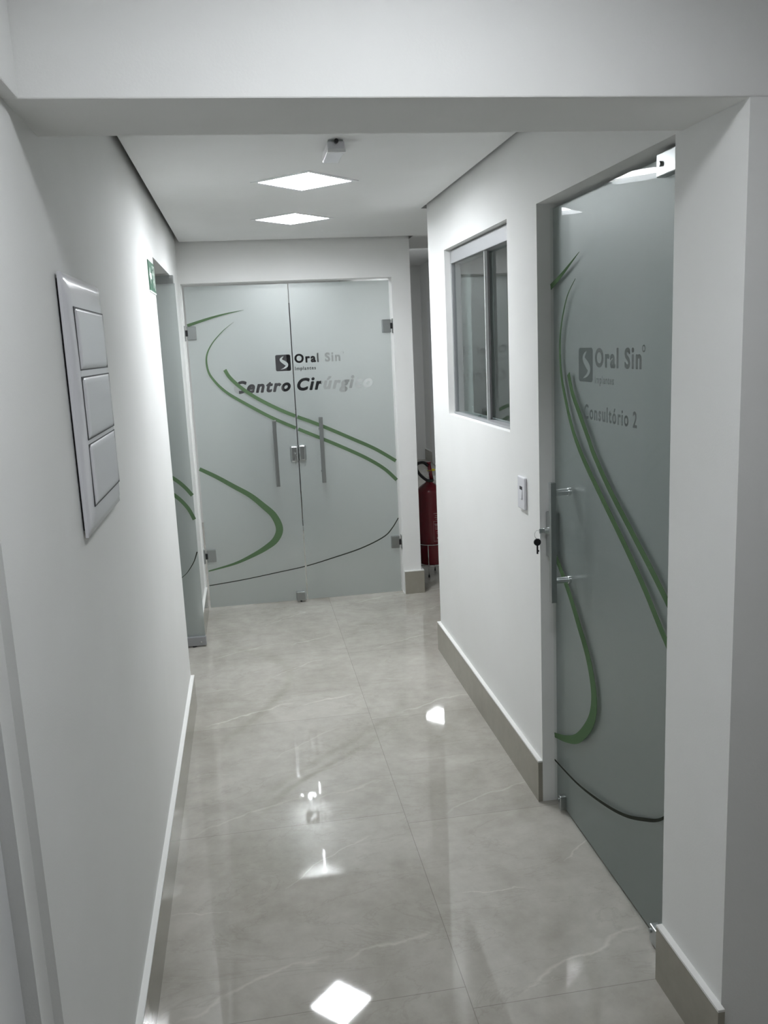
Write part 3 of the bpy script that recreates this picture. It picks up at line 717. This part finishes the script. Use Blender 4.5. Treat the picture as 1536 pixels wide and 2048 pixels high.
# printed label: thin curved lines on the front
bm = bmesh.new()
def arcbar(a0, a1, z0, z1, r=.0886):
    n = 8; A = []
    for i in range(n+1):
        a = a0+(a1-a0)*i/n; A.append([bm.verts.new((rr*math.cos(a), rr*math.sin(a), z)) for rr in (r, r+.0005) for z in (z0, z1)])
    for P, Q in zip(A, A[1:]):
        for i, j in ((0, 1), (1, 3), (3, 2), (2, 0)): bm.faces.new((P[i], P[j], Q[j], Q[i]))
a0, a1 = math.radians(-88), math.radians(-32)
for z, aa, bb in ((.452, -86, -40), (.437, -80, -45), (.424, -82, -40), (.411, -78, -46), (.350, -82, -40), (.322, -76, -42), (.310, -74, -46), (.378, -84, -36), (.371, -82, -38), (.363, -80, -44), (.340, -80, -42)):
    arcbar(math.radians(aa), math.radians(bb), z, z+.0028)
for z in (.256, .398): arcbar(a0, a1, z, z+.0015)
for a in (a0, a1): arcbar(a, a+.012, .256, .398)
o = obj('printed_label', at(bm), PINKP, t); o['label'] = 'pale printed text block on the red cylinder'
bm = bmesh.new(); arcbar(math.radians(-72), math.radians(-50), .272, .284); o = obj('round_seal', at(bm), PINKP, t)
# stand
s = thing('extinguisher_stand', (EX, EY, 0), 'thin chrome wire stand carrying the red extinguisher', 'stand')
bm = bmesh.new(); tube(bm, [(.0945*math.cos(a), .0945*math.sin(a), .232) for a in [i*math.pi/20 for i in range(40)]], .003, 8, True); obj('upper_ring', at(bm), CHROME, s)
bm = bmesh.new(); tube(bm, [(.090*math.cos(a), .090*math.sin(a), .081) for a in [i*math.pi/20 for i in range(40)]], .003, 8, True); tube(bm, [(-.09, 0, .081), (.09, 0, .081)], .003, 6); tube(bm, [(0, -.09, .081), (0, .09, .081)], .003, 6); obj('lower_ring', at(bm), CHROME, s)
for a in (-115, -25, 65, 155):
    c, d = math.cos(math.radians(a)), math.sin(math.radians(a))
    bm = bmesh.new(); tube(bm, [(.096*c, .096*d, .232), (.096*c, .096*d, .012)], .003, 8); lg = obj('leg', at(bm), CHROME, s)
    bm = bmesh.new(); cyl(bm, (.096*c, .096*d, 0), (.096*c, .096*d, .018), .0055); obj('foot_cap', at(bm), DARK, lg)

# ------------------------------------------------------------------ seen through the lettering
t = thing('storage_cabinet', (.2, 9.3, 0), 'tall dark grey cabinet glimpsed through the clear lettering of the double door', 'cabinet')
obj('cabinet_body', boxes((-.2, .45, 9.2, 9.6, 0, 1.9)), CABG, t, bevel=.004)
obj('cabinet_door', boxes((-.195, .122, 9.18, 9.2, .05, 1.88)), CABG, t, bevel=.002); obj('cabinet_door', boxes((.128, .445, 9.18, 9.2, .05, 1.88)), CABG, t, bevel=.002)
t = thing('monitor', (.42, 7.9, 0), 'black equipment screen on a stand glimpsed through the clear lettering', 'screen')
obj('screen', boxes((.34, .68, 7.9, 7.93, 1.08, 1.355)), DARK, t, bevel=.004)
obj('stand_pole', boxes((.455, .485, 7.9, 7.93, .04, 1.1)), STEEL, t, bevel=.003)
obj('stand_base', boxes((.30, .64, 7.75, 8.08, 0, .045)), STEEL, t, bevel=.01)
hd = struct(obj('hall_lit_patch', boxes((2.440, 2.470, 10.6, 11.5, 0.005, 2.15)), WHITEW, bevel=.003), 'white slab standing in for a lit patch of the rear hall wall', 'door')  # slab's white stands in for light on the wall; no door known
